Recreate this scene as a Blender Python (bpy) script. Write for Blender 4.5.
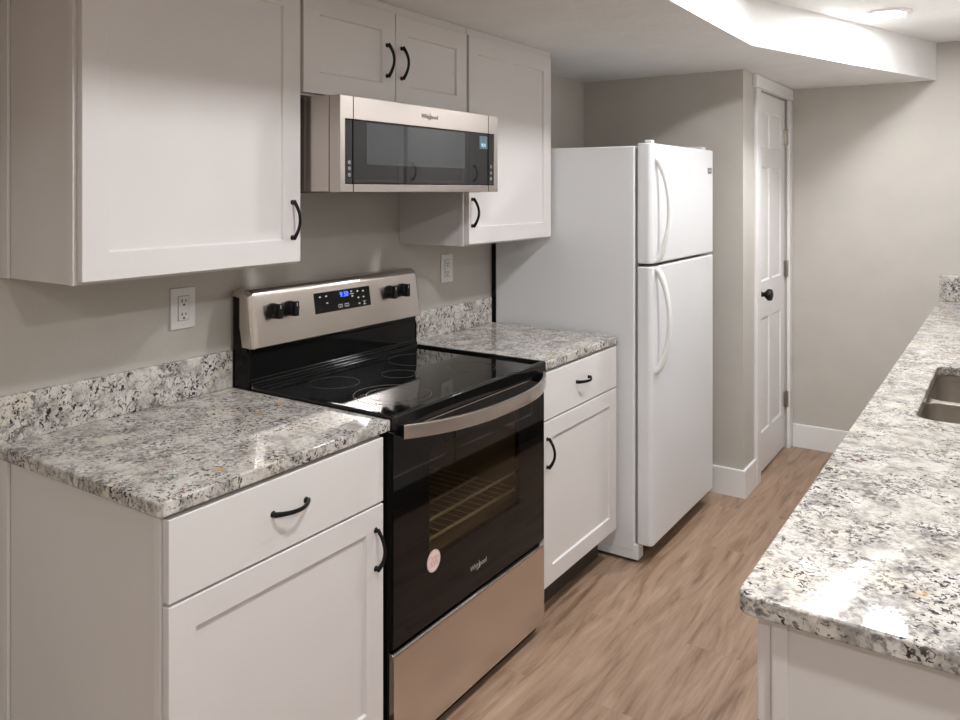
import bpy, bmesh, math, random
from mathutils import Vector, Matrix
random.seed(4)
SC = bpy.context.scene
for o in list(bpy.data.objects): bpy.data.objects.remove(o)
COL = SC.collection

# ---------------------------------------------------------------- camera
cam_d = bpy.data.cameras.new('camera'); cam = bpy.data.objects.new('camera', cam_d); COL.objects.link(cam)
cam.location = (1.978, -0.922, 1.507); cam.rotation_euler = (math.radians(90), 0, math.radians(33.631))
cam_d.sensor_width = 36; cam_d.lens = 800.15/960*36
cam_d.shift_x = (480-482.73)/960; cam_d.shift_y = (190.5-360)/960
cam_d.clip_start = .05
SC.camera = cam
# ---------------------------------------------------------------- world, exposure, lamps
w = bpy.data.worlds.new('world'); SC.world = w; w.use_nodes = True
w.node_tree.nodes['Background'].inputs[0].default_value = (.9, .93, 1, 1)
w.node_tree.nodes['Background'].inputs[1].default_value = .05
vs = SC.view_settings
vs.view_transform = 'Standard'; vs.look = 'None'; vs.gamma = 1; vs.use_curve_mapping = False
vs.exposure = 0.04
LAMP_STRENGTH = 305
LAMP_COLOR = (.96, .972, 1.0)
LAMPS = [(1.495, 3.06), (1.468, 1.90), (1.468, .35), (1.468, -2.6), (2.75, -.4), (2.75, -1.7)]  # last two are unseen, added as fill for the shaded cabinet tops

# room numbers
LOW, HIGH = 2.102, 2.304      # the two ceiling heights
SOFX = 1.078                  # soffit edge
FARY = 4.03                   # far wall
PANX, PANY = .867, 3.056      # pantry block corner
CT, CB = .916, .886           # worktop top and underside

# ---------------------------------------------------------------- materials
def node_mat(name):
    m = bpy.data.materials.new(name); m.use_nodes = True
    nt = m.node_tree; b = nt.nodes['Principled BSDF']
    return m, nt, b
def N(nt, t, **k):
    n = nt.nodes.new(t)
    for a, v in k.items():
        if a.startswith('i_'):
            key = a[2:]; key = int(key) if key.isdigit() else key.replace('_', ' ')
            n.inputs[key].default_value = v
        else: setattr(n, a, v)
    return n
def ramp(nt, src, stops, interp='LINEAR'):
    r = nt.nodes.new('ShaderNodeValToRGB'); r.color_ramp.interpolation = interp
    cr = r.color_ramp
    while len(cr.elements) > 1: cr.elements.remove(cr.elements[0])
    cr.elements[0].position = stops[0][0]; cr.elements[0].color = stops[0][1]
    for p, c in stops[1:]:
        e = cr.elements.new(p); e.color = c
    nt.links.new(src, r.inputs[0]); return r
def g(v): return (v, v, v, 1)
def rgb(r, gg, b): return (r, gg, b, 1)
def mixc(nt, fac, a, b, blend='MIX'):
    m = nt.nodes.new('ShaderNodeMix'); m.data_type = 'RGBA'; m.blend_type = blend
    for sock, v in ((m.inputs[0], fac), (m.inputs[6], a), (m.inputs[7], b)):
        if hasattr(v, 'links'): nt.links.new(v, sock)
        else: sock.default_value = v
    return m.outputs[2]
def simple(name, col, rough=.5, metal=0, coat=0, bump=0, bscale=200, spec=.5, var=.03):
    m, nt, b = node_mat(name)
    tc = N(nt, 'ShaderNodeTexCoord')
    no = N(nt, 'ShaderNodeTexNoise', i_Scale=6.0, i_Detail=3.0)
    nt.links.new(tc.outputs['Object'], no.inputs['Vector'])
    c0 = tuple(min(1, c*(1-var)) for c in col)+(1,); c1 = tuple(min(1, c*(1+var)) for c in col)+(1,)
    r = ramp(nt, no.outputs[0], [(.3, c0), (.7, c1)])
    nt.links.new(r.outputs[0], b.inputs['Base Color'])
    b.inputs['Roughness'].default_value = rough; b.inputs['Metallic'].default_value = metal
    b.inputs['Specular IOR Level'].default_value = spec
    b.inputs['Coat Weight'].default_value = coat; b.inputs['Coat Roughness'].default_value = .12
    if bump:
        n2 = N(nt, 'ShaderNodeTexNoise', i_Scale=float(bscale), i_Detail=3.0)
        nt.links.new(tc.outputs['Object'], n2.inputs['Vector'])
        bp = N(nt, 'ShaderNodeBump', i_Strength=bump, i_Distance=.002)
        nt.links.new(n2.outputs[0], bp.inputs['Height']); nt.links.new(bp.outputs[0], b.inputs['Normal'])
    return m
M = {}
M['wall'] = simple('greige wall paint', (.525, .495, .445), .75, bump=.25, bscale=90)
M['ceiling'] = simple('textured ceiling paint', (.80, .79, .765), .85, bump=.9, bscale=28)
M['trim'] = simple('white trim paint', (.80, .785, .77), .35)
M['cab'] = simple('satin cabinet paint', (.69, .66, .64), .33, var=.01)
M['cabside'] = simple('satin cabinet side', (.66, .63, .605), .42, var=.01)
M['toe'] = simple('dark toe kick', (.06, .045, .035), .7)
M['black'] = simple('black enamel', (.005, .005, .005), .09, var=.1, spec=.2)
M['matteblack'] = simple('satin black metal', (.006, .006, .006), .42, var=.1, spec=.25)
M['glassblack'] = simple('black ceramic glass', (.006, .006, .006), .045, var=.1)
M['fridge'] = simple('white fridge enamel', (.70, .705, .71), .3, coat=.2, bump=.12, bscale=450, var=.005)
M['fridgehandle'] = simple('white fridge handle plastic', (.78, .78, .75), .3, var=.005)
M['gasket'] = simple('grey gasket', (.25, .25, .25), .6)
M['plate'] = simple('white outlet plastic', (.74, .72, .70), .35)
M['slot'] = simple('outlet slot', (.03, .03, .03), .6)
M['nickel'] = simple('satin nickel', (.42, .38, .33), .35, metal=1)
M['sinksteel'] = simple('brushed sink steel', (.62, .575, .52), .3, metal=1)
M['ring'] = simple('burner ring print', (.09, .09, .09), .2)
M['grey'] = simple('grey badge', (.20, .20, .20), .35, metal=.4)
M['silver'] = simple('silver badge', (.55, .52, .46), .35, metal=.7)
M['logodark'] = simple('dark logo print', (.22, .19, .16), .4)
M['print'] = simple('panel print', (.55, .55, .53), .5)
M['rackwire'] = simple('oven rack wire', (.85, .82, .76), .3)
M['cavity'] = simple('oven cavity enamel', (.42, .36, .29), .4)
M['sticker'] = simple('sticker paper', (.78, .62, .58), .6)
M['stickerink'] = simple('sticker ink', (.45, .22, .20), .6)

def steel(k=1.0, rough=.22, name='brushed stainless steel'):
    m, nt, b = node_mat(name)
    tc = N(nt, 'ShaderNodeTexCoord')
    mp = N(nt, 'ShaderNodeMapping'); mp.inputs['Scale'].default_value = (2, 2, 500)
    no = N(nt, 'ShaderNodeTexNoise', i_Scale=1.5, i_Detail=3.0)
    nt.links.new(tc.outputs['Object'], mp.inputs[0]); nt.links.new(mp.outputs[0], no.inputs['Vector'])
    r = ramp(nt, no.outputs[0], [(.3, rgb(.585*k, .53*k, .488*k)), (.7, rgb(.615*k, .56*k, .515*k))])
    nt.links.new(r.outputs[0], b.inputs['Base Color'])
    b.inputs['Metallic'].default_value = 1; b.inputs['Roughness'].default_value = rough
    b.inputs['Anisotropic'].default_value = .5
    b.inputs['Anisotropic Rotation'].default_value = .25
    tg = N(nt, 'ShaderNodeTangent', direction_type='RADIAL', axis='Z')
    nt.links.new(tg.outputs[0], b.inputs['Tangent'])
    return m
M['steel'] = steel(1.12)
M['steelmw'] = steel(.78, .24, 'dimmed stainless steel')  # same steel as the range, colour darkened to dim its bright reflections

def emis(name, col, s):
    m, nt, b = node_mat(name)
    b.inputs['Base Color'].default_value = (0, 0, 0, 1)
    b.inputs['Emission Color'].default_value = col+(1,); b.inputs['Emission Strength'].default_value = s
    return m
M['lens'] = emis('lit lamp lens', LAMP_COLOR, LAMP_STRENGTH)
M['blue'] = emis('blue clock digits', (.05, .13, 1.0), 3.2)
M['lcd'] = emis('pale clock digits', (.55, .8, 1.0), 1.2)
M['lcdback'] = simple('display panel', (.10, .16, .20), .2)

def granite():
    m, nt, b = node_mat('speckled granite'); L = nt.links.new
    tc = N(nt, 'ShaderNodeTexCoord'); O = tc.outputs['Object']
    def noise(s, d=2., r=.55, dist=0., off=(0, 0, 0)):
        mp = N(nt, 'ShaderNodeMapping'); mp.inputs['Location'].default_value = off
        L(O, mp.inputs[0])
        n = N(nt, 'ShaderNodeTexNoise', i_Scale=float(s), i_Detail=float(d), i_Roughness=r, i_Distortion=dist)
        L(mp.outputs[0], n.inputs['Vector']); return n.outputs[0]
    base = ramp(nt, noise(22, 4, .6, .3), [(.34, rgb(.33, .31, .285)), (.48, rgb(.53, .495, .445)), (.66, rgb(.66, .63, .59))]).outputs[0]
    # warm cream clouds
    c = mixc(nt, ramp(nt, noise(9, 2, .5, 0, (3, 1, 7)), [(.56, g(0)), (.70, g(.6))]).outputs[0], base, rgb(.66, .58, .47))
    # grey-blue blotches, clustered
    cl = ramp(nt, noise(10, 2, .5, 0, (11, 4, 2)), [(.36, g(0)), (.62, g(1))]).outputs[0]
    bl = ramp(nt, noise(74, 3, .65, .5, (5, 9, 1)), [(.46, g(0)), (.62, g(1))]).outputs[0]
    mu = N(nt, 'ShaderNodeMath', operation='MULTIPLY'); L(cl, mu.inputs[0]); L(bl, mu.inputs[1])
    c = mixc(nt, mu.outputs[0], c, rgb(.165, .152, .148))
    # near-black crystals
    bk = ramp(nt, noise(105, 2, .6, .9, (1, 2, 17)), [(.54, g(0)), (.60, g(1))]).outputs[0]
    cl2 = ramp(nt, noise(16, 2, .5, 0, (7, 7, 3)), [(.38, g(.12)), (.58, g(1))]).outputs[0]
    mu2 = N(nt, 'ShaderNodeMath', operation='MULTIPLY'); L(bk, mu2.inputs[0]); L(cl2, mu2.inputs[1])
    c = mixc(nt, mu2.outputs[0], c, rgb(.035, .03, .032))
    # sparse ochre and burgundy minerals
    for sc, off, th, col in ((7., (2, 5, 1), .115, rgb(.55, .33, .13)), (10., (8, 3, 9), .085, rgb(.20, .035, .03))):
        mp = N(nt, 'ShaderNodeMapping'); mp.inputs['Location'].default_value = off
        L(O, mp.inputs[0])
        wn = N(nt, 'ShaderNodeTexNoise', i_Scale=40., i_Detail=2.)
        L(mp.outputs[0], wn.inputs['Vector'])
        ad = mixc(nt, .055, mp.outputs[0], wn.outputs[1], 'ADD')
        v = N(nt, 'ShaderNodeTexVoronoi', i_Scale=sc); L(ad, v.inputs['Vector'])
        msk = ramp(nt, v.outputs['Distance'], [(th*.55, g(.8)), (th*1.1, g(0))]).outputs[0]
        c = mixc(nt, msk, c, col)
    L(c, b.inputs['Base Color'])
    b.inputs['Roughness'].default_value = .05
    b.inputs['Specular IOR Level'].default_value = .26
    return m
M['granite'] = granite()

def floor_mat():
    m, nt, b = node_mat('oak plank vinyl floor'); L = nt.links.new
    tc = N(nt, 'ShaderNodeTexCoord'); O = tc.outputs['Object']
    rot = N(nt, 'ShaderNodeMapping'); rot.inputs['Rotation'].default_value = (0, 0, math.radians(90)); L(O, rot.inputs[0])
    br = N(nt, 'ShaderNodeTexBrick', offset=.37, i_Scale=1., i_Mortar_Size=.0007, i_Brick_Width=1.22, i_Row_Height=.178, i_Bias=0.)
    br.inputs['Color1'].default_value = g(.0); br.inputs['Color2'].default_value = g(1.); br.inputs['Mortar'].default_value = g(.5)
    L(rot.outputs[0], br.inputs['Vector'])
    # shift the grain per plank
    sh = N(nt, 'ShaderNodeVectorMath', operation='MULTIPLY'); L(br.outputs[0], sh.inputs[0]); sh.inputs[1].default_value = (3, 7, 5)
    ad = N(nt, 'ShaderNodeVectorMath', operation='ADD'); L(O, ad.inputs[0]); L(sh.outputs[0], ad.inputs[1])
    m1 = N(nt, 'ShaderNodeMapping'); m1.inputs['Scale'].default_value = (9, 1.0, 1); L(ad.outputs[0], m1.inputs[0])
    n1 = N(nt, 'ShaderNodeTexNoise', i_Scale=1.5, i_Detail=5., i_Roughness=.6, i_Distortion=2.0); L(m1.outputs[0], n1.inputs['Vector'])
    m2 = N(nt, 'ShaderNodeMapping'); m2.inputs['Scale'].default_value = (60, 3.2, 1); L(ad.outputs[0], m2.inputs[0])
    n2 = N(nt, 'ShaderNodeTexNoise', i_Scale=1.6, i_Detail=4., i_Roughness=.65, i_Distortion=.4); L(m2.outputs[0], n2.inputs['Vector'])
    c1 = ramp(nt, n1.outputs[0], [(.30, rgb(.175, .105, .064)), (.46, rgb(.315, .205, .135)), (.66, rgb(.40, .277, .192))]).outputs[0]
    c2 = ramp(nt, n2.outputs[0], [(.28, rgb(.72, .70, .68)), (.60, rgb(1, 1, 1))]).outputs[0]
    c = mixc(nt, .75, c1, c2, 'MULTIPLY')
    tone = ramp(nt, br.outputs[0], [(0., g(.95)), (1., g(1.03))]).outputs[0]
    c = mixc(nt, .8, c, tone, 'MULTIPLY')
    c = mixc(nt, br.outputs[1], c, rgb(.28, .18, .12))
    L(c, b.inputs['Base Color'])
    b.inputs['Roughness'].default_value = .42
    return m
M['floor'] = floor_mat()

def oven_glass():
    m, nt, b = node_mat('tinted oven window glass'); L = nt.links.new
    out = nt.nodes['Material Output']
    tr = N(nt, 'ShaderNodeBsdfTransparent'); tr.inputs[0].default_value = rgb(.60, .555, .475)
    gl = N(nt, 'ShaderNodeBsdfGlossy'); gl.inputs['Roughness'].default_value = .03; gl.inputs[0].default_value = g(.9)
    fr = N(nt, 'ShaderNodeLayerWeight', i_Blend=.5)
    pw = N(nt, 'ShaderNodeMath', operation='POWER'); L(fr.outputs['Facing'], pw.inputs[0]); pw.inputs[1].default_value = 5
    ma = N(nt, 'ShaderNodeMath', operation='MULTIPLY_ADD'); L(pw.outputs[0], ma.inputs[0]); ma.inputs[1].default_value = .95; ma.inputs[2].default_value = .035
    mx = N(nt, 'ShaderNodeMixShader'); L(ma.outputs[0], mx.inputs[0]); L(tr.outputs[0], mx.inputs[1]); L(gl.outputs[0], mx.inputs[2])
    L(mx.outputs[0], out.inputs[0]); return m
M['ovenglass'] = oven_glass()
def mw_glass():
    m, nt, b = node_mat('grey mirror microwave glass')
    b.inputs['Base Color'].default_value = rgb(.012, .012, .011); b.inputs['Roughness'].default_value = .03
    b.inputs['IOR'].default_value = 1.45; b.inputs['Specular IOR Level'].default_value = .38
    return m
M['mwglass'] = mw_glass()
M['mwmesh'] = simple('microwave window screen', (.040, .046, .048), .03, spec=.4)
M['doorglass'] = simple('black oven door glass', (.004, .004, .004), .03, var=.1, spec=.28)

# ---------------------------------------------------------------- mesh helpers
def box(bm, x0, x1, y0, y1, z0, z1):
    x0, x1 = sorted((x0, x1)); y0, y1 = sorted((y0, y1)); z0, z1 = sorted((z0, z1))
    vs_ = [bm.verts.new(p) for p in ((x0,y0,z0),(x1,y0,z0),(x1,y1,z0),(x0,y1,z0),(x0,y0,z1),(x1,y0,z1),(x1,y1,z1),(x0,y1,z1))]
    fs = [bm.faces.new([vs_[i] for i in q]) for q in ((0,3,2,1),(4,5,6,7),(0,1,5,4),(1,2,6,5),(2,3,7,6),(3,0,4,7))]
    return fs
def B(*boxes):
    bm = bmesh.new()
    for b in boxes: box(bm, *b)
    return bm
def prism(bm, pts, a0, a1, axis='z'):
    """extrude a 2-D outline along an axis (z: pts=(x,y); y: pts=(x,z); x: pts=(y,z))"""
    def P(p, a):
        return {'z': (p[0], p[1], a), 'y': (p[0], a, p[1]), 'x': (a, p[0], p[1])}[axis]
    lo = [bm.verts.new(P(p, a0)) for p in pts]; hi = [bm.verts.new(P(p, a1)) for p in pts]
    n = len(pts)
    bm.faces.new(lo[::-1]); bm.faces.new(hi)
    for i in range(n): bm.faces.new((lo[i], lo[(i+1) % n], hi[(i+1) % n], hi[i]))
def loft(bm, rings, cap=True, close=True):
    V = [[bm.verts.new(p) for p in r] for r in rings]
    n = len(V[0])
    for a, b in zip(V, V[1:]):
        for i in range(n if close else n-1): bm.faces.new((a[i], a[(i+1) % n], b[(i+1) % n], b[i]))
    if cap: bm.faces.new(V[0][::-1]); bm.faces.new(V[-1])
def lathe(bm, prof, c, axis='z', n=28):
    """prof: (radius, offset along axis)"""
    rings = []
    for r, h in prof:
        r = max(r, .0002); ring = []
        for k in range(n):
            a = 2*math.pi*k/n; u, v = r*math.cos(a), r*math.sin(a)
            ring.append({'z': (c[0]+u, c[1]+v, c[2]+h), 'x': (c[0]+h, c[1]+u, c[2]+v), 'y': (c[0]+u, c[1]+h, c[2]+v)}[axis])
        rings.append(ring)
    loft(bm, rings)
def tube(bm, pts, r, n=8, flat=None, ref=(0, 0, 1)):
    """round or elliptical tube along points. r: radius or list; flat=(a,b) half sizes multiplier"""
    rings = []
    P = [Vector(p) for p in pts]
    for i, p in enumerate(P):
        t = (P[min(i+1, len(P)-1)]-P[max(i-1, 0)]).normalized()
        s = t.cross(Vector(ref)).normalized(); u = s.cross(t).normalized()
        rr = r[i] if isinstance(r, (list, tuple)) else r
        fa, fb = flat if flat else (1, 1)
        rings.append([p+s*rr*fa*math.cos(2*math.pi*k/n)+u*rr*fb*math.sin(2*math.pi*k/n) for k in range(n)])
    loft(bm, rings)
def wpos(o):
    p = Vector(o.location)
    while o.parent: o = o.parent; p += Vector(o.location)
    return p
def obj(name, bm, mat, parent=None, bevel=0., smooth=True, seg=2, loc=None):
    bmesh.ops.recalc_face_normals(bm, faces=bm.faces[:])
    me = bpy.data.meshes.new(name); bm.to_mesh(me); bm.free()
    return obj_me(name, me, mat, parent, bevel, smooth, seg, loc)
def obj_me(name, me, mat, parent=None, bevel=0., smooth=True, seg=2, loc=None):
    o = bpy.data.objects.new(name, me); COL.objects.link(o)
    mats = mat if isinstance(mat, list) else [mat]
    for m in mats: me.materials.append(M[m])
    if parent:
        off = wpos(parent); me.transform(Matrix.Translation(-off)); o.parent = parent
    elif loc:
        me.transform(Matrix.Translation(-Vector(loc))); o.location = loc
    if smooth:
        me.polygons.foreach_set('use_smooth', [True]*len(me.polygons)); me.set_sharp_from_angle(angle=math.radians(35))
    if bevel:
        b = o.modifiers.new('bevel', 'BEVEL'); b.width = bevel; b.segments = seg; b.limit_method = 'ANGLE'; b.angle_limit = math.radians(40)
        b.harden_normals = False
    if smooth:
        wn = o.modifiers.new('normals', 'WEIGHTED_NORMAL'); wn.keep_sharp = True; wn.weight = 90
    return o
def thing(name, label, cat, loc=(0, 0, 0), group=None):
    o = bpy.data.objects.new(name, None); COL.objects.link(o); o.location = loc
    o.empty_display_size = .1
    return tag(o, label, cat, group)
def tag(o, label, cat, group=None):
    o['label'] = label; o['category'] = cat
    if group: o['group'] = group
    return o
def struct(name, bm, mat, bevel=0.):
    o = obj(name, bm, mat, None, bevel); o['kind'] = 'structure'; return o
def rrect(cx, cy, hx, hy, r, n=6):
    pts = []
    for sx, sy, a0 in ((1, 1, 0), (-1, 1, 90), (-1, -1, 180), (1, -1, 270)):
        for k in range(n+1):
            a = math.radians(a0+90*k/n)
            pts.append((cx+sx*(hx-r)+r*math.cos(a), cy+sy*(hy-r)+r*math.sin(a)))
    return pts
def slab_mesh(name, loops, z0, z1, bev=.004):
    """flat slab with holes and softly rounded arrises, from closed outlines"""
    cu = bpy.data.curves.new(name, 'CURVE'); cu.dimensions = '2D'; cu.fill_mode = 'BOTH'
    cu.extrude = (z1-z0)/2-bev; cu.bevel_depth = bev; cu.bevel_resolution = 3; cu.offset = -bev
    for lp in loops:
        sp = cu.splines.new('POLY'); sp.points.add(len(lp)-1); sp.use_cyclic_u = True
        for p, q in zip(sp.points, lp): p.co = (q[0], q[1], 0, 1)
    t = bpy.data.objects.new(name, cu); COL.objects.link(t)
    bpy.context.view_layer.update()
    me = bpy.data.meshes.new_from_object(t.evaluated_get(bpy.context.evaluated_depsgraph_get()))
    bpy.data.objects.remove(t)
    me.transform(Matrix.Translation((0, 0, (z0+z1)/2)))
    bm = bmesh.new(); bm.from_mesh(me); bmesh.ops.remove_doubles(bm, verts=bm.verts[:], dist=.0001)
    bmesh.ops.recalc_face_normals(bm, faces=bm.faces[:]); bm.to_mesh(me); bm.free()
    return me
def text_mesh(body, size, mtx, depth=.0006, shear=0., align='CENTER'):
    cu = bpy.data.curves.new('text', 'FONT'); cu.body = body; cu.size = size; cu.align_x = align; cu.align_y = 'CENTER'
    cu.extrude = depth/2; cu.shear = shear
    t = bpy.data.objects.new('text', cu); COL.objects.link(t)
    bpy.context.view_layer.update()
    me = bpy.data.meshes.new_from_object(t.evaluated_get(bpy.context.evaluated_depsgraph_get()))
    bpy.data.objects.remove(t); me.transform(mtx); return me
def face_x(x, y, z, tilt=0.):
    """text frame lying on a face that looks towards +x; tilt leans its top back"""
    a = math.radians(tilt)
    R = Matrix(((0, -math.sin(a), math.cos(a)), (1, 0, 0), (0, math.cos(a), math.sin(a)))).to_4x4()
    return Matrix.Translation((x, y, z)) @ R
def joined(bm, me):
    bm.from_mesh(me); return bm

# ---------------------------------------------------------------- the room
T = .1
YN = -3.2
struct('floor', B((-T, 4.4, YN-T, FARY+T, -.05, 0)), 'floor')
struct('wall_left', B((-T, 0, YN, FARY+T, 0, HIGH+.1)), 'wall')
struct('wall_back', B((0, 2.29+T, FARY, FARY+T, 0, HIGH+.1)), 'wall')
struct('wall_right', B((2.29, 2.29+T, .24, FARY, 0, HIGH+.1)), 'wall')
struct('wall_return', B((2.29+T, 4.3, .24, .24+T, 0, HIGH+.1)), 'wall')
struct('wall_side', B((4.3, 4.4, YN, .24+T, 0, HIGH+.1)), 'wall')
struct('wall_front', B((-T, 4.4, YN-T, YN, 0, HIGH+.1)), 'wall')
bm = bmesh.new(); prism(bm, [(0, PANY), (PANX, PANY), (PANX, 3.315), (PANX-.09, 3.315), (PANX-.09, 3.965), (PANX, 3.965), (PANX, FARY), (0, FARY)], 0, 2.035)
prism(bm, [(0, PANY), (PANX, PANY), (PANX, FARY), (0, FARY)], 2.035, LOW+.01)
struct('wall_pantry', bm, 'wall')
struct('ceiling', B((-T, 4.4, YN-T, FARY+T, HIGH, HIGH+.1)), 'ceiling')
bm = bmesh.new(); prism(bm, [(0, YN), (SOFX, YN), (SOFX, 2.43), (1.625, FARY), (0, FARY)], LOW, HIGH+.02)
struct('ceiling_soffit', bm, 'ceiling')

def baseboard(name, pts_lo, h=.134, t=.014, axis='y', a0=0, a1=1, sgn=1, at=0):
    prof = [(at, 0), (at+sgn*t, 0), (at+sgn*t, h-.006), (at+sgn*(t-.004), h), (at, h)]
    bm = bmesh.new(); prism(bm, prof, a0, a1, axis); struct(name, bm, 'trim')
baseboard('baseboard_pantry', 0, axis='x', a0=.30, a1=PANX+.014, sgn=-1, at=PANY)
baseboard('baseboard_corner', 0, axis='y', a0=PANY, a1=3.25, sgn=1, at=PANX)
baseboard('baseboard_back', 0, axis='x', a0=PANX+.02, a1=1.66, sgn=-1, at=FARY)
baseboard('baseboard_left', 0, axis='y', a0=YN, a1=.0, sgn=1, at=0)
baseboard('baseboard_front', 0, axis='x', a0=0, a1=4.3, sgn=1, at=YN)

# pantry door: casing, six panel slab, hinges, knob
struct('trim_1', B((PANX, PANX+.018, 3.25, 3.325, 0, 2.035)), 'trim', .003)
struct('trim_2', B((PANX, PANX+.018, 3.955, 4.025, 0, 2.035)), 'trim', .003)
struct('trim_3', B((PANX, PANX+.022, 3.225, 4.03, 2.035, 2.10)), 'trim', .003)
def panel_slab(xf, y0, y1, z0, z1, t, panels, w1=.014, d1=-.009, w2=.016, d2=.006, sgn=1):
    """slab whose +x face carries raised or sunk panels; panels = [(ya,yb,za,zb)]"""
    bm = bmesh.new()
    ys = sorted({y0, y1} | {p[0] for p in panels} | {p[1] for p in panels})
    zs = sorted({z0, z1} | {p[2] for p in panels} | {p[3] for p in panels})
    V = {(y, z): bm.verts.new((xf, y, z)) for y in ys for z in zs}
    pf = []
    for i in range(len(ys)-1):
        for j in range(len(zs)-1):
            f = bm.faces.new((V[ys[i], zs[j]], V[ys[i+1], zs[j]], V[ys[i+1], zs[j+1]], V[ys[i], zs[j+1]]))
            cy, cz = (ys[i]+ys[i+1])/2, (zs[j]+zs[j+1])/2
            if any(p[0] < cy < p[1] and p[2] < cz < p[3] for p in panels): pf.append(f)
    # sides and back
    xb = xf-sgn*t
    per = [(y, z0) for y in ys]+[(y1, z) for z in zs[1:]]+[(y, z1) for y in ys[::-1][1:]]+[(y0, z) for z in zs[::-1][1:-1]]
    Bk = [bm.verts.new((xb, y, z)) for y, z in per]
    n = len(per)
    for i in range(n):
        bm.faces.new((V[per[i]], V[per[(i+1) % n]], Bk[(i+1) % n], Bk[i]))
    bm.faces.new(Bk[::-1])
    bmesh.ops.recalc_face_normals(bm, faces=bm.faces[:])
    for f in pf:
        bmesh.ops.inset_region(bm, faces=[f], thickness=w1, depth=d1)
        if w2: bmesh.ops.inset_region(bm, faces=[f], thickness=w2, depth=d2)
    return bm
dy0, dy1 = 3.325, 3.955
cw = [(dy0+.09, dy0+.285), (dy0+.345, dy1-.09)]
pan = [(a, b, z0, z1) for a, b in cw for z0, z1 in ((.215, .825), (1.02, 1.635), (1.735, 1.935))]
dr = obj('door_1', panel_slab(PANX-.012, dy0, dy1, .012, 2.03, .035, pan), 'trim'); dr['kind'] = 'structure'
bm = bmesh.new(); lathe(bm, [(.036, 0), (.036, .004), (.030, .009), (.013, .013), (.012, .032), (.020, .038), (.030, .048), (.032, .058), (.028, .068), (.010, .074)], (PANX-.012, 3.385, .962), 'x')
obj('door_knob', bm, 'matteblack', dr)
for hz in (1.82, 1.052, .29):
    obj('hinge', B((PANX-.012, PANX-.005, 3.930, 3.953, hz-.045, hz+.045), (PANX-.008, PANX+.010, 3.950, 3.960, hz-.047, hz+.047)), 'nickel', dr, .002)

# ---------------------------------------------------------------- cabinets
def shaker(bmname, xf, y0, y1, z0, z1, parent, rail=.062, t=.02, sgn=1, mat='cab'):
    bm = panel_slab(xf, y0, y1, z0, z1, t, [(y0+rail, y1-rail, z0+rail, z1-rail)], w1=.0035, d1=-.0075, w2=0, sgn=sgn)
    return obj(bmname, bm, mat, parent, .0015)
def pull(parent, x, y, z, horiz, sgn=1, L=.097, out=.03):
    """arched black bar pull with two flared feet"""
    bm = bmesh.new()
    pts = []; rr = []
    n = 16
    for i in range(n+1):
        s = -1+2*i/n
        d = out*(1-s*s*.78) if abs(s) < 1 else out*.22
        a = s*L/2*1.06
        pts.append((x+sgn*d, y+a, z) if horiz else (x+sgn*d, y, z+a)); rr.append(.0041+.0012*abs(s)**3)
    tube(bm, pts, rr, 10, flat=(1.25, .75) if horiz else (.75, 1.25), ref=(1, 0, 0) if horiz else (1, 0, 0))
    for s in (-1, 1):
        a = s*L/2
        c0 = Vector((x, y+a, z)) if horiz else Vector((x, y, z+a))
        lathe(bm, [(.0075, 0), (.006, .002), (.0045, .006), (.0045, out*.34)] if sgn > 0 else [(.0075, 0), (.006, -.002), (.0045, -.006), (.0045, -out*.34)], c0, 'x', 14)
    return obj('pull_handle', bm, 'matteblack', parent)

def base_cabinet(label, xw, sgn, y0, y1, doors, drawers, near_side=False, ztop=CB-.002, toe=.128, dx=.612, zb=.137, hollow=False):
    """xw wall x, sgn +1 opens towards +x. doors=[(ya,yb,pull_y)]"""
    t = thing('base_cabinet', label, 'cabinet', (xw+sgn*.30, (y0+y1)/2, 0))
    X = lambda d: xw+sgn*d
    zc_ = .675 if hollow else ztop
    bm = B((X(.002), X(dx), y0, y1, toe, zc_), (X(.002), X(dx-.07), y0+.018, y1, .0, toe))
    if near_side: box(bm, X(.002), X(dx-.07), y0, y0+.018, 0, toe)
    if hollow: box(bm, X(dx-.02), X(dx), y0, y1, zc_, ztop); box(bm, X(.002), X(dx-.02), y0, y0+.018, zc_, ztop); box(bm, X(.002), X(dx-.02), y1-.018, y1, zc_, ztop)
    obj('carcass', bm, 'cabside', t, .001)
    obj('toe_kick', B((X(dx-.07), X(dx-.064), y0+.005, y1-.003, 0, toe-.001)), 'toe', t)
    for ya, yb, py in doors:
        d = shaker('door', X(dx+.021), ya, yb, zb, .708, t, sgn=sgn)
        if py: pull(d, X(dx+.021), py, .600, False, sgn)
    for ya, yb in drawers:
        d = obj('drawer_front', B((X(dx+.001), X(dx+.021), ya, yb, .714, ztop-.008)), 'cab', t, .0015)
        pull(d, X(dx+.021), (ya+yb)/2-.005, .802, True, sgn)
    return t

cabL = base_cabinet('white base cabinet left of the stove with one drawer over one door', 0, 1, .016, .650,
                    [(.018, .641, .612)], [(.018, .641)], near_side=True)
obj('scribe_strip', B((0.002, .040, .008, .0155, 0, CB-.003)), 'cab', cabL, .001)
obj('corner_stile', B((.594, .6125, .0125, .0155, .002, CB-.003)), 'cab', cabL, .0005)
cabR = base_cabinet('white base cabinet between the stove and the refrigerator', 0, 1, 1.474, 2.085,
                    [(1.480, 2.078, 1.502)], [(1.480, 2.078)], near_side=True)

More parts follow.
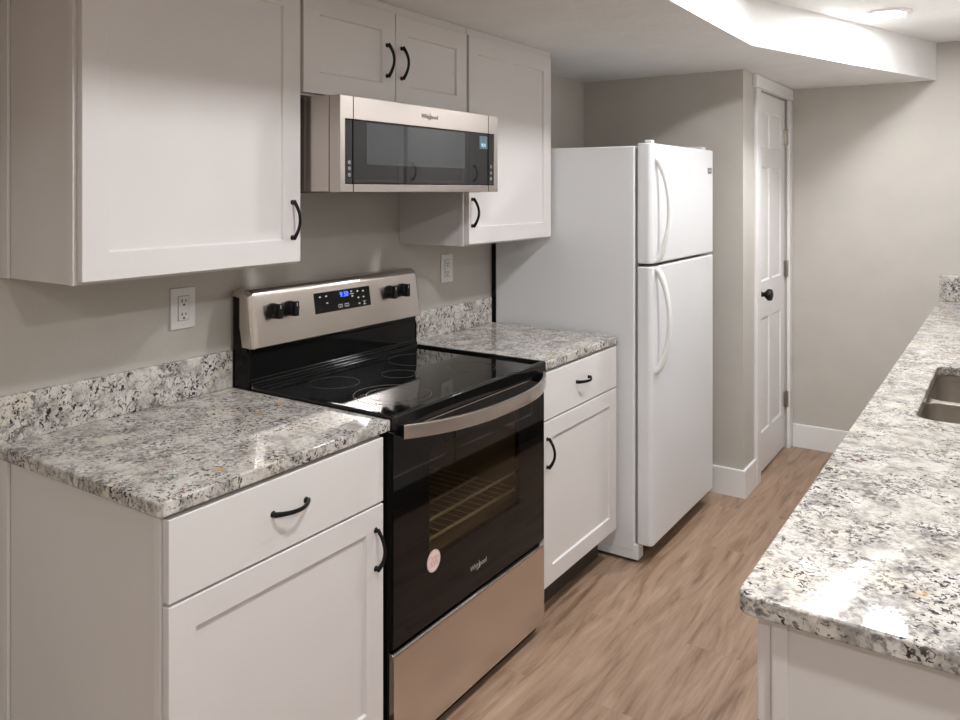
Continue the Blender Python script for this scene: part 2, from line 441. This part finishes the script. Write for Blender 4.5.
def upper_cabinet(label, y0, y1, z0, z1, doors, name='wall_cabinet', xw=0, sgn=1, depth=.304, trim=True, pz=None, rail=.062):
    t = thing(name, label, 'cabinet', (xw+sgn*.15, (y0+y1)/2, z0))
    X = lambda d: xw+sgn*d
    obj('carcass', B((X(.002), X(depth), y0, y1, z0, z1)), 'cabside', t, .001)
    for ya, yb, py in doors:
        d = shaker('door', X(depth+.020), ya, yb, z0+.007, z1-.028, t, sgn=sgn, t=.019, rail=rail)
        pull(d, X(depth+.020), py, pz if pz else z0+.123, False, sgn)
    if trim: obj('top_trim', B((X(depth), X(depth+.012), y0+.002, y1-.002, z1-.026, z1)), 'cab', t, .001)
    return t
UZ = 1.303
ul = upper_cabinet('large white wall cabinet left of the microwave', .018, .656, UZ, LOW-.001, [(.024, .650, .620)])
obj('scribe_strip', B((0.002, .036, .010, .0175, UZ, LOW-.002)), 'cab', ul, .001)
obj('corner_stile', B((.286, .3045, .0145, .0175, UZ, LOW-.002)), 'cab', ul, .0005)
upper_cabinet('short white two-door wall cabinet above the microwave',   .657, 1.466, 1.776, LOW-.001,
              [(.662, 1.058, 1.018), (1.062, 1.460, 1.090)], pz=1.918)
ur = upper_cabinet('white wall cabinet right of the microwave, beside the refrigerator', 1.467, 2.098, UZ, LOW-.001, [(1.475, 2.092, 1.495)])
obj('corner_stile', B((.286, .3045, 1.4635, 1.4665, UZ, 1.49)), 'cab', ur, .0005)

# ---------------------------------------------------------------- worktops
ct = thing('countertop', 'speckled granite countertop left of the stove with its backsplash', 'countertop', (.3, .33, CB))
obj_me('slab', slab_mesh('slab', [[(.001, -.004), (.628, -.004), (.636, .004), (.636, .664), (.001, .664)]], CB, CT), 'granite', ct)
obj('backsplash', B((.001, .021, -.003, .664, CT, 1.026)), 'granite', ct, .002)
ct2 = thing('countertop', 'small granite countertop between the stove and the refrigerator', 'countertop', (.3, 1.79, CB))
obj_me('slab', slab_mesh('slab', [[(.001, 1.470), (.634, 1.470), (.634, 2.088), (.626, 2.096), (.001, 2.096)]], CB, CT), 'granite', ct2)
obj('backsplash', B((.001, .021, 1.470, 2.094, CT, 1.026)), 'granite', ct2, .002)

RX, RY = 1.636, .264
SX0, SX1, SY0, SY1 = 1.762, 2.16, 1.435, 2.185
ct3 = thing('countertop', 'long granite countertop with an undermount sink on the right', 'countertop', (1.96, 2.1, CB))
outer = [(RX+.022, RY), (2.289, RY), (2.289, FARY-.001), (RX, FARY-.001), (RX, RY+.022)]
for k in range(1, 6):
    a = math.radians(180+90*k/6); outer.append((RX+.022+.022*math.cos(a), RY+.022+.022*math.sin(a)))
hole = rrect((SX0+SX1)/2, (SY0+SY1)/2, (SX1-SX0)/2, (SY1-SY0)/2, .045)
obj_me('slab', slab_mesh('slab', [outer, hole], CB, CT), 'granite', ct3)
obj('backsplash', B((RX+.004, 2.267, FARY-.021, FARY-.001, CT, 1.052)), 'granite', ct3, .002)
obj('backsplash', B((2.268, 2.289, RY, FARY-.001, CT, 1.026)), 'granite', ct3, .002)

sk = thing('sink', 'stainless double-bowl undermount sink in the right granite countertop', 'sink', (1.96, 1.81, .70))
def basin(y0, y1):
    bm = bmesh.new(); cx, cy, hx, hy = (SX0+SX1)/2, (y0+y1)/2, (SX1-SX0)/2+.006, (y1-y0)/2
    rings = []
    for ins, z in ((-.0, .866), (0, .862), (.004, .74), (.016, .705), (.045, .696)):
        rings.append([(x, y, z) for x, y in rrect(cx, cy, hx-ins, hy-ins, .05-ins*.5)])
    for ins, z in ((.045, .694), (.012, .702), (-.002, .74), (-.004, .866)):
        rings.append([(x, y, z) for x, y in rrect(cx, cy, hx-ins, hy-ins, .05-ins*.5)])
    V = [[bm.verts.new(p) for p in r] for r in rings]; n = len(V[0])
    for a, b in list(zip(V, V[1:]))+[(V[-1], V[0])]:
        if a is V[4]: continue
        for i in range(n): bm.faces.new((a[i], a[(i+1) % n], b[(i+1) % n], b[i]))
    bm.faces.new(V[4]); bm.faces.new(V[5][::-1])
    return obj('bowl', bm, 'sinksteel', sk)
b1 = basin(SY0-.004, 1.815); b2 = basin(1.845, SY1+.006)
XA, XB = SX0-.006, SX1+.006
def arcp(cx, cy, r, a0, a1): return [(cx+r*math.cos(math.radians(a0+(a1-a0)*k/6)), cy+r*math.sin(math.radians(a0+(a1-a0)*k/6))) for k in range(7)]
dpts = arcp(XA+.05, 1.765, .0495, 180, 90)+arcp(XB-.05, 1.765, .0495, 90, 0)+arcp(XB-.05, 1.895, .0495, 0, -90)+arcp(XA+.05, 1.895, .0495, 270, 180)
bm = bmesh.new(); prism(bm, [(x, y) for x, y in dpts], .862, .874); obj('divider', bm, 'sinksteel', sk, .002)
bm = bmesh.new()
cxs, cys, hxs, hys = (SX0+SX1)/2, (SY0+SY1)/2+.001, (SX1-SX0)/2+.006, (SY1-SY0)/2+.005
rg = [[(x, y, z) for x, y in rrect(cxs, cys, hxs+e, hys+e, .05+e)] for e, z in ((0, .8635), (0, .8845), (.004, .8845), (.004, .8635))]
V = [[bm.verts.new(p) for p in r] for r in rg]; nn = len(V[0])
for a_, c_ in zip(V, V[1:]+V[:1]):
    for i in range(nn): bm.faces.new((a_[i], a_[(i+1) % nn], c_[(i+1) % nn], c_[i]))
obj('rim', bm, 'sinksteel', sk)
for b_, cy in ((b1, 1.62), (b2, 2.02)):
    bm = bmesh.new(); lathe(bm, [(.045, .001), (.042, .004), (.030, .003), (.010, .0015)], (1.96, cy, .696)); obj('drain', bm, 'nickel', b_)

# base cabinets under the long worktop, opening towards the aisle
yy = [.30, 1.22, 2.36, 3.20, FARY-.004]
labs = ['white base cabinet at the near end under the long granite countertop', 'white sink base cabinet under the long granite countertop',
        'white base cabinet beyond the sink under the long granite countertop', 'white base cabinet at the far wall under the long granite countertop']
for i in range(4):
    a, b = yy[i], yy[i+1]-.002; mid = (a+b)/2
    c = base_cabinet(labs[i], 2.289, -1, a, b, [(a+.006, mid-.0015, mid-.035), (mid+.0015, b-.006, mid+.035)], [(a+.006, mid-.0015), (mid+.0015, b-.006)], near_side=(i == 0), hollow=(i == 1))
    if i == 0:
        obj('corner_stile', B((1.680, 1.702, a-.003, a-.0005, .002, CB-.003)), 'cab', c, .0005)
# tall wall cabinets over the far end of that counter
for k, (a, b, hy) in enumerate(((2.05, 2.80, 2.085), (2.82, 3.48, 2.87), (3.485, FARY-.004, 3.53))):
    upper_cabinet(['white wall cabinet above the sink end of the long countertop', 'white wall cabinet in the middle above the long countertop', 'white wall cabinet in the far corner above the long countertop'][k],
                  a, b, 1.50, HIGH-.001, [(a+.005, b-.005, hy)], xw=2.289, sgn=-1, rail=.055, trim=False)

# ---------------------------------------------------------------- stove
Y0, Y1 = .668, 1.465
st = thing('stove', 'black and stainless electric range between the two small countertops', 'stove', (.33, 1.071, 0))
# body as an open box around the oven cavity
obj('body', B((.020, .625, Y0, Y0+.03, .03, .885), (.020, .625, Y1-.03, Y1, .03, .885), (.020, .05, Y0+.03, Y1-.03, .03, .885),
              (.05, .625, Y0+.03, Y1-.03, .03, .33), (.05, .625, Y0+.03, Y1-.03, .845, .885)), 'black', st, .002)
for x in (.08, .56):
    for y in (Y0+.05, Y1-.05):
        bm = bmesh.new(); lathe(bm, [(.016, 0), (.016, .012), (.010, .014), (.010, .031)], (x, y, 0), n=14); obj('foot', bm, 'black', st)
bm = bmesh.new()
for q in ((.06, .61, Y0+.075, Y0+.079, .38, .84), (.06, .61, Y1-.079, Y1-.075, .38, .84), (.06, .064, Y0+.079, Y1-.079, .38, .84),
          (.06, .61, Y0+.075, Y1-.075, .376, .38), (.06, .61, Y0+.075, Y1-.075, .84, .844)): box(bm, *q)
cav = obj('oven_cavity', bm, 'cavity', st)
for rz in (.510,):
    bm = bmesh.new(); tube(bm, [(.600, Y0+.085, rz+.065), (.600, Y1-.085, rz+.065)], .0045, 8)
    for y in (Y0+.09, Y1-.09): tube(bm, [(.600, y, rz+.065), (.594, y, rz+.03), (.588, y, rz)], .0035, 8, ref=(0, 1, 0))
    for x in (.12, .26, .42, .585): tube(bm, [(x, Y0+.085, rz), (x, Y1-.085, rz)], .005, 8)
    for k in range(17):
        y = Y0+.10+k*(Y1-Y0-.20)/16
        tube(bm, [(.11, y, rz+.004), (.35, y, rz+.004), (.59, y, rz+.004)], .0014, 6)
    obj('oven_rack', bm, 'rackwire', st)
# cooktop glass in a shallow black frame
prof = [(.10, .905), (.10, .918), (.628, .918), (.634, .926), (.642, .927), (.648, .922), (.650, .888), (.640, .884), (.10, .884)]
bm = bmesh.new(); prism(bm, prof, Y0-.001, Y1+.001, 'y')
ck = obj('cooktop', bm, 'glassblack', st, .0015)
obj('side_lip', B((.10, .640, Y0-.003, Y0+.012, .9165, .9265)), 'glassblack', ck, .003)
obj('side_lip', B((.10, .640, Y1-.012, Y1+.003, .9165, .9265)), 'glassblack', ck, .003)
def annulus(bm, c, r0, r1, z, n=64):
    A = [bm.verts.new((c[0]+r0*math.cos(2*math.pi*k/n), c[1]+r0*math.sin(2*math.pi*k/n), z)) for k in range(n)]
    Bv = [bm.verts.new((c[0]+r1*math.cos(2*math.pi*k/n), c[1]+r1*math.sin(2*math.pi*k/n), z)) for k in range(n)]
    A2 = [bm.verts.new((v.co.x, v.co.y, z-.0004)) for v in A]; B2 = [bm.verts.new((v.co.x, v.co.y, z-.0004)) for v in Bv]
    for k in range(n):
        j = (k+1) % n
        bm.faces.new((A[k], A[j], Bv[j], Bv[k])); bm.faces.new((Bv[k], Bv[j], B2[j], B2[k])); bm.faces.new((A2[k], A2[j], A[j], A[k])); bm.faces.new((B2[k], B2[j], A2[j], A2[k]))
for (x, y, rs) in ((.48, .86, (.112, .075)), (.47, 1.28, (.078,)), (.24, .87, (.075,)), (.24, 1.27, (.095,)), (.33, 1.07, (.055,))):
    bm = bmesh.new()
    for r in rs: annulus(bm, (x, y), r, r+.0022, .9186)
    obj('burner_ring', bm, 'ring', ck)
# backguard: black riser with ledges, black end plates, stainless control panel
prof = [(.018, .884), (.108, .884), (.108, .922), (.098, .924), (.097, .937), (.088, .941), (.086, 1.020), (.090, 1.026), (.090, 1.05), (.018, 1.05)]
bm = bmesh.new(); prism(bm, prof, Y0+.004, Y1-.004, 'y'); obj('riser', bm, 'black', st, .003)
prof = [(.017, .884), (.09, .884), (.090, 1.0), (.075, 1.045), (.055, 1.170), (.045, 1.198), (.017, 1.203)]
for y in (Y0, Y1-.005):
    bm = bmesh.new(); prism(bm, prof, y, y+.005, 'y'); obj('end_plate', bm, 'black', st, .001)
# rounded stainless panel; face from (.112,1.040) to (.088,1.185)
def pface(z): return .114-(z-1.040)*(.114-.092)/.145
P_TILT = math.degrees(math.atan(.022/.145))
arc = []
for k in range(7):
    a = math.radians(8+80*k/6); arc.append((.062+.030*math.cos(a), 1.186+.028*math.sin(a)))
prof = [(.078, 1.040), (.112, 1.038), (.114, 1.042)]+arc+[(.035, 1.213), (.020, 1.209), (.020, 1.190), (.050, 1.186), (.066, 1.10)]
def endround(prof, y, inset):
    cx = sum(p[0] for p in prof)/len(prof); cz = sum(p[1] for p in prof)/len(prof)
    return [(max(.018, p[0]-inset*(1 if p[0] > .06 else 0)), y, p[1]-(inset*.8 if p[1] > 1.19 else 0)) for p in prof]
bm = bmesh.new()
loft(bm, [endround(prof, Y0-.003, .016), endround(prof, Y0-.001, .009), endround(prof, Y0+.005, .003), endround(prof, Y0+.016, 0),
          endround(prof, Y1-.016, 0), endround(prof, Y1-.005, .003), endround(prof, Y1+.001, .009), endround(prof, Y1+.003, .016)])
pnl = obj('control_panel', bm, 'steel', st)
dsp = bmesh.new()
zc = 1.1405
def onpanel(y0, y1, z0, z1, off0, off1, bm):
    pts = [(pface(z0)+off0, z0), (pface(z0)+off1, z0), (pface(z1)+off1, z1), (pface(z1)+off0, z1)]
    prism(bm, pts, y0, y1, 'y')
onpanel(.924, 1.190, 1.108, 1.174, -.003, .0012, dsp)
dp = obj('display', dsp, 'glassblack', pnl)
def txt(name, body, size, y, z, mat, parent, off=.0016, shear=0.):
    me = text_mesh(body, size, face_x(pface(z)+off, y, z, P_TILT), shear=shear)
    return obj_me(name, me, mat, parent, smooth=False)
txt('clock_digits', '9:30', .024, 1.062, 1.158, 'blue', dp)
bm = bmesh.new()
def key(y, z, w_=.004, h=.0022):
    b2_ = bmesh.new(); onpanel(y-w_, y+w_, z-h, z+h, .0011, .0018, b2_); obj('touch_key', b2_, 'print', dp, smooth=False)
for y, z in ((.950, 1.160), (.978, 1.160), (.980, 1.138), (1.098, 1.164), (1.101, 1.148), (1.128, 1.162), (1.156, 1.160), (1.130, 1.140), (1.156, 1.140), (1.132, 1.120)): key(y, z)
key(1.100, 1.156, .009, .0012)
for y in (1.040, 1.070):
    bm = bmesh.new()
    for s in (-1, 1):
        onpanel(y-.009, y+.009, 1.122+s*.0045-.0008, 1.122+s*.0045+.0008, .0011, .0018, bm)
    for s in (-1, 0, 1):
        onpanel(y+s*.009-.0006, y+s*.009+.0006, 1.1175, 1.1265, .0010, .0019, bm)
    obj('touch_key', bm, 'print', dp, smooth=False)
bm = bmesh.new()
for a in (-1, 1):
    onpanel(1.150, 1.166, 1.120+a*.005-.0008, 1.120+a*.005+.0008, .0011, .0018, bm)
onpanel(1.157, 1.159, 1.115, 1.125, .0011, .0018, bm)
obj('touch_key', bm, 'print', dp, smooth=False)
for y in (.752, .818, 1.292, 1.364):
    bm = bmesh.new(); z = 1.142; x = pface(z)
    lathe(bm, [(.024, 0), (.0235, .008), (.021, .011), (.0195, .024), (.018, .026), (.005, .0265)], (x, y, z), 'x', 24)
    # grip bar across the knob
    box(bm, x+.008, x+.034, y-.009, y+.009, z-.0225, z+.0225)
    kn = obj('control_knob', bm, 'matteblack', pnl, .0015)
    obj('pointer_mark', B((x+.0335, x+.0345, y-.001, y+.001, z+.008, z+.019)), 'print', kn)
    for dy_, dz in ((0, .036), (0, -.037)):
        bm = bmesh.new(); zz = z+dz; onpanel(y+dy_-.0016, y+dy_+.0016, zz-.0012, zz+.0012, -.0003, .0004, bm)
        obj('dial_mark', bm, 'logodark', pnl, smooth=False)
# oven door: black glass frame around the see-through window
DX = .642
wy0, wy1, wz0, wz1 = .822, 1.30, .495, .80
bm = B((.626, DX, Y0+.002, wy0, .322, .878), (.626, DX, wy1, Y1-.002, .322, .878), (.626, DX, wy0, wy1, .322, wz0), (.626, DX, wy0, wy1, wz1, .878))
od = obj('oven_door', bm, 'doorglass', st)
obj('door_top_edge', B((.626, DX+.002, Y0+.002, Y1-.002, .8785, .8815)), 'steel', od)
obj('window', B((.6405, DX-.0002, wy0+.0003, wy1-.0003, wz0+.0003, wz1-.0003)), 'ovenglass', od, smooth=False)
obj('door_bottom_edge', B((.626, DX-.004, Y0+.004, Y1-.004, .316, .3215)), 'black', od)
# bowed flat handle
bm = bmesh.new(); rings = []
n = 24
for i in range(n+1):
    s = -1+2*i/n; y = (Y0+Y1)/2-.012+s*(Y1-Y0)/2*.93
    x = .664+.095*(1-abs(s)**2.6)
    nx = Vector((1, .095*2.6*abs(s)**1.6*(1 if s > 0 else -1)/((Y1-Y0)/2), 0)).normalized()
    c = Vector((x, y, .884)); hw, ht = .0185, .006
    ring = []
    for a, b_ in ((-1, -.8), (-.7, -1), (.7, -1), (1, -.8), (1, .8), (.7, 1), (-.7, 1), (-1, .8)):
        ring.append(c+nx*ht*a+Vector((0, 0, 1))*hw*b_)
    rings.append(ring)
loft(bm, rings)
hd = obj('door_handle', bm, 'steel', od)
obj('handle_mount', B((DX, .664, Y0+.018, Y0+.042, .868, .900)), 'black', hd, .003)
obj('handle_mount', B((DX, .664, Y1-.064, Y1-.042, .868, .900)), 'black', hd, .003)
# logo and sticker on the door glass
me = text_mesh('Whirlpool', .021, face_x(DX+.0006, 1.062, .389), shear=.15); bm = bmesh.new(); bm.from_mesh(me)
tube(bm, [(DX+.0008, 1.052, .376), (DX+.0008, 1.064, .381), (DX+.0008, 1.072, .392), (DX+.0008, 1.064, .401)], [.0006, .0014, .0014, .0006], 6)
obj('logo', bm, 'silver', od, smooth=False)
bm = bmesh.new(); lathe(bm, [(.030, 0), (.030, .0006)], (DX, .842, .485), 'x', 36); sk_ = obj('sticker', bm, 'sticker', od)
bm = bmesh.new()
for k in range(40):
    a0, a1 = 2*math.pi*k/40, 2*math.pi*(k+1)/40
    tube(bm, [(DX+.0007, .842+.0275*math.cos(a0), .485+.0275*math.sin(a0)), (DX+.0007, .842+.0275*math.cos(a1), .485+.0275*math.sin(a1))], .0005, 4)
for px in (-.012, 0., .011):
    pts = [(DX+.0008, .842+px+.005*math.sin(t_*.9)+t_*.0004, .485-.014+t_*.0023) for t_ in range(13)]
    tube(bm, pts, .0009, 5)
obj('sticker_print', bm, 'stickerink', sk_, smooth=False)
# storage drawer
prof = [(.626, .040), (.640, .040), (.644, .044), (.644, .294), (.640, .302), (.632, .306), (.626, .306)]
bm = bmesh.new(); prism(bm, prof, Y0+.003, Y1-.003, 'y'); obj('storage_drawer', bm, 'steel', st, .001)
obj('base_rail', B((.58, .615, Y0+.01, Y1-.01, .006, .034)), 'black', st)

# ---------------------------------------------------------------- microwave
MX = .455; mz0, mz1 = 1.502, 1.7685; my0, my1 = .670, 1.464
mw = thing('microwave', 'low-profile stainless over-the-range microwave under the short wall cabinet', 'microwave', (.2, 1.07, mz0))
obj('body', B((.002, .412, my0, my1, mz0+.002, mz1)), 'steelmw', mw, .001)
obj('underside_grille', B((.03, .40, my0+.03, my1-.03, mz0-.002, mz0+.0015)), 'gasket', mw)
gy0, gy1, gz0, gz1 = .690, 1.440, 1.525, 1.704
bm = panel_slab(MX, my0, my1, mz0, mz1, .041, [(gy0, gy1, gz0, gz1)], w1=.0004, d1=-.020, w2=0)
fd = obj('door', bm, 'steelmw', mw, .0015)
for y in (.722, 1.404):
    obj('seam', B((MX-.001, MX+.0006, y-.0011, y+.0011, mz0+.001, mz1-.001)), 'black', fd)
gl = obj('door_glass', B((MX-.019, MX-.0015, gy0+.001, gy1-.001, gz0+.001, gz1-.001)), 'mwglass', fd, .002)
obj('seam', B((MX-.0016, MX-.0007, .720, .7245, gz0+.002, gz1-.002)), 'black', gl)
obj('seam', B((MX-.0016, MX-.0007, 1.402, 1.4065, gz0+.002, gz1-.002)), 'black', gl)
obj('window_screen', B((MX-.0016, MX-.0012, .778, 1.262, gz0+.055, gz1-.006)), 'mwmesh', gl)
lc = obj('clock_display', B((MX-.0016, MX-.0008, 1.350, 1.398, 1.650, 1.694)), 'lcdback', gl)
me = text_mesh('9:31', .016, face_x(MX-.0004, 1.374, 1.662)); obj_me('clock_digits', me, 'lcd', lc, smooth=False)
for y, zz in ((.707, (1.585, 1.568, 1.550)), (1.421, (1.590, 1.568, 1.548))):
    for z in zz:
        bm = bmesh.new(); lathe(bm, [(.0062, 0), (.0062, .0006)], (MX-.0014, y, z), 'x', 16)
        obj('touch_button', bm, 'grey', gl, smooth=False)
me = text_mesh('Whirlpool', .0205, face_x(MX+.0006, 1.068, 1.737), shear=.15); bm = bmesh.new(); bm.from_mesh(me)
tube(bm, [(MX+.0008, 1.058, 1.725), (MX+.0008, 1.069, 1.730), (MX+.0008, 1.077, 1.740), (MX+.0008, 1.069, 1.749)], [.0006, .0013, .0013, .0006], 6)
obj('logo', bm, 'logodark', fd, smooth=False)

# ---------------------------------------------------------------- refrigerator
fy0, fy1 = 2.113, 2.905
fr = thing('refrigerator', 'white top-freezer refrigerator against the pantry wall', 'refrigerator', (.38, 2.5, 0))
obj('cabinet', B((.028, .696, fy0, fy1, .045, 1.688)), 'fridge', fr, .006, seg=3)
obj('back_panel', B((.004, .027, fy0+.006, fy1-.006, .05, 1.67)), 'black', fr)
for ya in (fy0+.001, fy1-.055): obj('base_rail', B((.04, .712, ya, ya+.054, .012, .075)), 'fridge', fr, .003)
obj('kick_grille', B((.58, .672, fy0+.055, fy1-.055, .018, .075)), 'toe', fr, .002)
obj('gasket', B((.6965, .706, fy0+.018, fy1-.018, .085, 1.675)), 'gasket', fr)
for x in (.1, .6):
    for y in (fy0+.06, fy1-.06):
        bm = bmesh.new(); lathe(bm, [(.02, 0), (.02, .012), (.012, .014), (.012, .046)], (x, y, 0), n=14); obj('foot', bm, 'gasket', fr)
def fdoor(name, z0, z1):
    bm = bmesh.new(); pts = [(.707, fy0+.002)]
    r = .020; X1 = .770
    for k in range(7):
        a = math.radians(-90+90*k/6); pts.append((X1-r+r*math.cos(a), fy0+.002+r+r*math.sin(a)))
    for k in range(7):
        a = math.radians(90*k/6); pts.append((X1-r+r*math.cos(a), fy1-.002-r+r*math.sin(a)))
    pts.append((.707, fy1-.002))
    # slight crown on the face
    prism(bm, pts, z0, z1, 'z')
    return obj(name, bm, 'fridge', fr, .006, seg=3)
d1 = fdoor('freezer_door', 1.212, 1.698)
d2 = fdoor('refrigerator_door', .078, 1.200)
def fhandle(parent, z0, z1, flip):
    bm = bmesh.new(); rings = []; n = 24; y = fy0+.048
    for i in range(n+1):
        s = i/n; z = z0+(z1-z0)*s
        d = .770+.058*math.sin(math.pi*s)**.62
        wy = .015-.004*math.sin(math.pi*s); tx = .010+.008*abs(2*s-1)**3
        c = (d, y)
        ring = []
        for k in range(12):
            a = 2*math.pi*k/12
            ring.append((c[0]+tx*math.cos(a)-.004, c[1]+wy*math.sin(a)+.006*math.sin(math.pi*s), z))
        rings.append(ring)
    loft(bm, rings); obj('handle', bm, 'fridgehandle', parent)
fhandle(d1, 1.218, 1.640, 0); fhandle(d2, .770, 1.196, 0)
bd = obj('badge', B((.770, .7718, 2.812, 2.866, 1.586, 1.614)), 'grey', d1, .001)
bm = bmesh.new()
for k in range(5): box(bm, .7718, .7722, 2.822+k*.007, 2.827+k*.007, 1.598, 1.604)
obj('badge_print', bm, 'print', bd, smooth=False)
obj('hinge_cover', B((.728, .758, fy0+.030, fy0+.062, 1.6985, 1.712)), 'fridge', fr, .004)
obj('hinge_cover', B((.665, .735, fy1-.07, fy1-.012, 1.6985, 1.716)), 'fridge', fr, .004)

# ---------------------------------------------------------------- wall outlets
def outlet(label, yc, zc):
    t = thing('wall_outlet', label, 'outlet', (0, yc, zc), 'wall outlets above the small countertops')
    obj('cover_plate', B((.0005, .006, yc-.040, yc+.040, zc-.0585, zc+.0585)), 'plate', t, .002)
    rc = obj('receptacle', B((.006, .0085, yc-.0168, yc+.0168, zc-.034, zc+.034)), 'plate', t, .0008)
    bm = B((.0060, .0064, yc-.0185, yc+.0185, zc-.0355, zc+.0355)); obj('shadow_gap', bm, 'gasket', t)
    bm = bmesh.new()
    for dz in (.019, -.019):
        box(bm, .0085, .0089, yc-.0080, yc-.0048, zc+dz-.002, zc+dz+.007)
        box(bm, .0085, .0089, yc+.0048, yc+.0076, zc+dz-.001, zc+dz+.006)
        lathe(bm, [(.0034, 0), (.0034, .0004)], (.0085, yc, zc+dz-.009), 'x', 12)
    obj('slots', bm, 'slot', rc, smooth=False)
    for dz in (.048, -.048):
        bm = bmesh.new(); lathe(bm, [(.0032, 0), (.0025, .0012)], (.006, yc, zc+dz), 'x', 12); obj('screw', bm, 'plate', t)
outlet('white wall outlet under the large wall cabinet left of the stove', .5035, 1.172)
outlet('white wall outlet right of the stove, under the far wall cabinet', 1.776, 1.183)

# ---------------------------------------------------------------- ceiling lamps
for k, (x, y) in enumerate(LAMPS):
    t = thing('ceiling_light', ['round flush ceiling light near the far wall, the only one in view', 'round flush ceiling light above the sink aisle', 'round flush ceiling light above the stove aisle',
              'round flush ceiling light behind the camera', 'added unseen fill light nearest the kitchen in the adjoining room', 'added unseen fill light farther back in the adjoining room'][k], 'ceiling light', (x, y, HIGH))
    bm = bmesh.new()
    lathe(bm, [(.105, 0), (.104, -.008), (.090, -.014), (.081, -.013), (.081, 0)], (x, y, HIGH), 'z', 40)
    obj('trim_ring', bm, 'trim', t)
    bm = bmesh.new(); lathe(bm, [(.080, -.010), (.078, -.0125), (.045, -.0135), (.002, -.014)], (x, y, HIGH), 'z', 24)
    obj('lens', bm, 'lens', t)
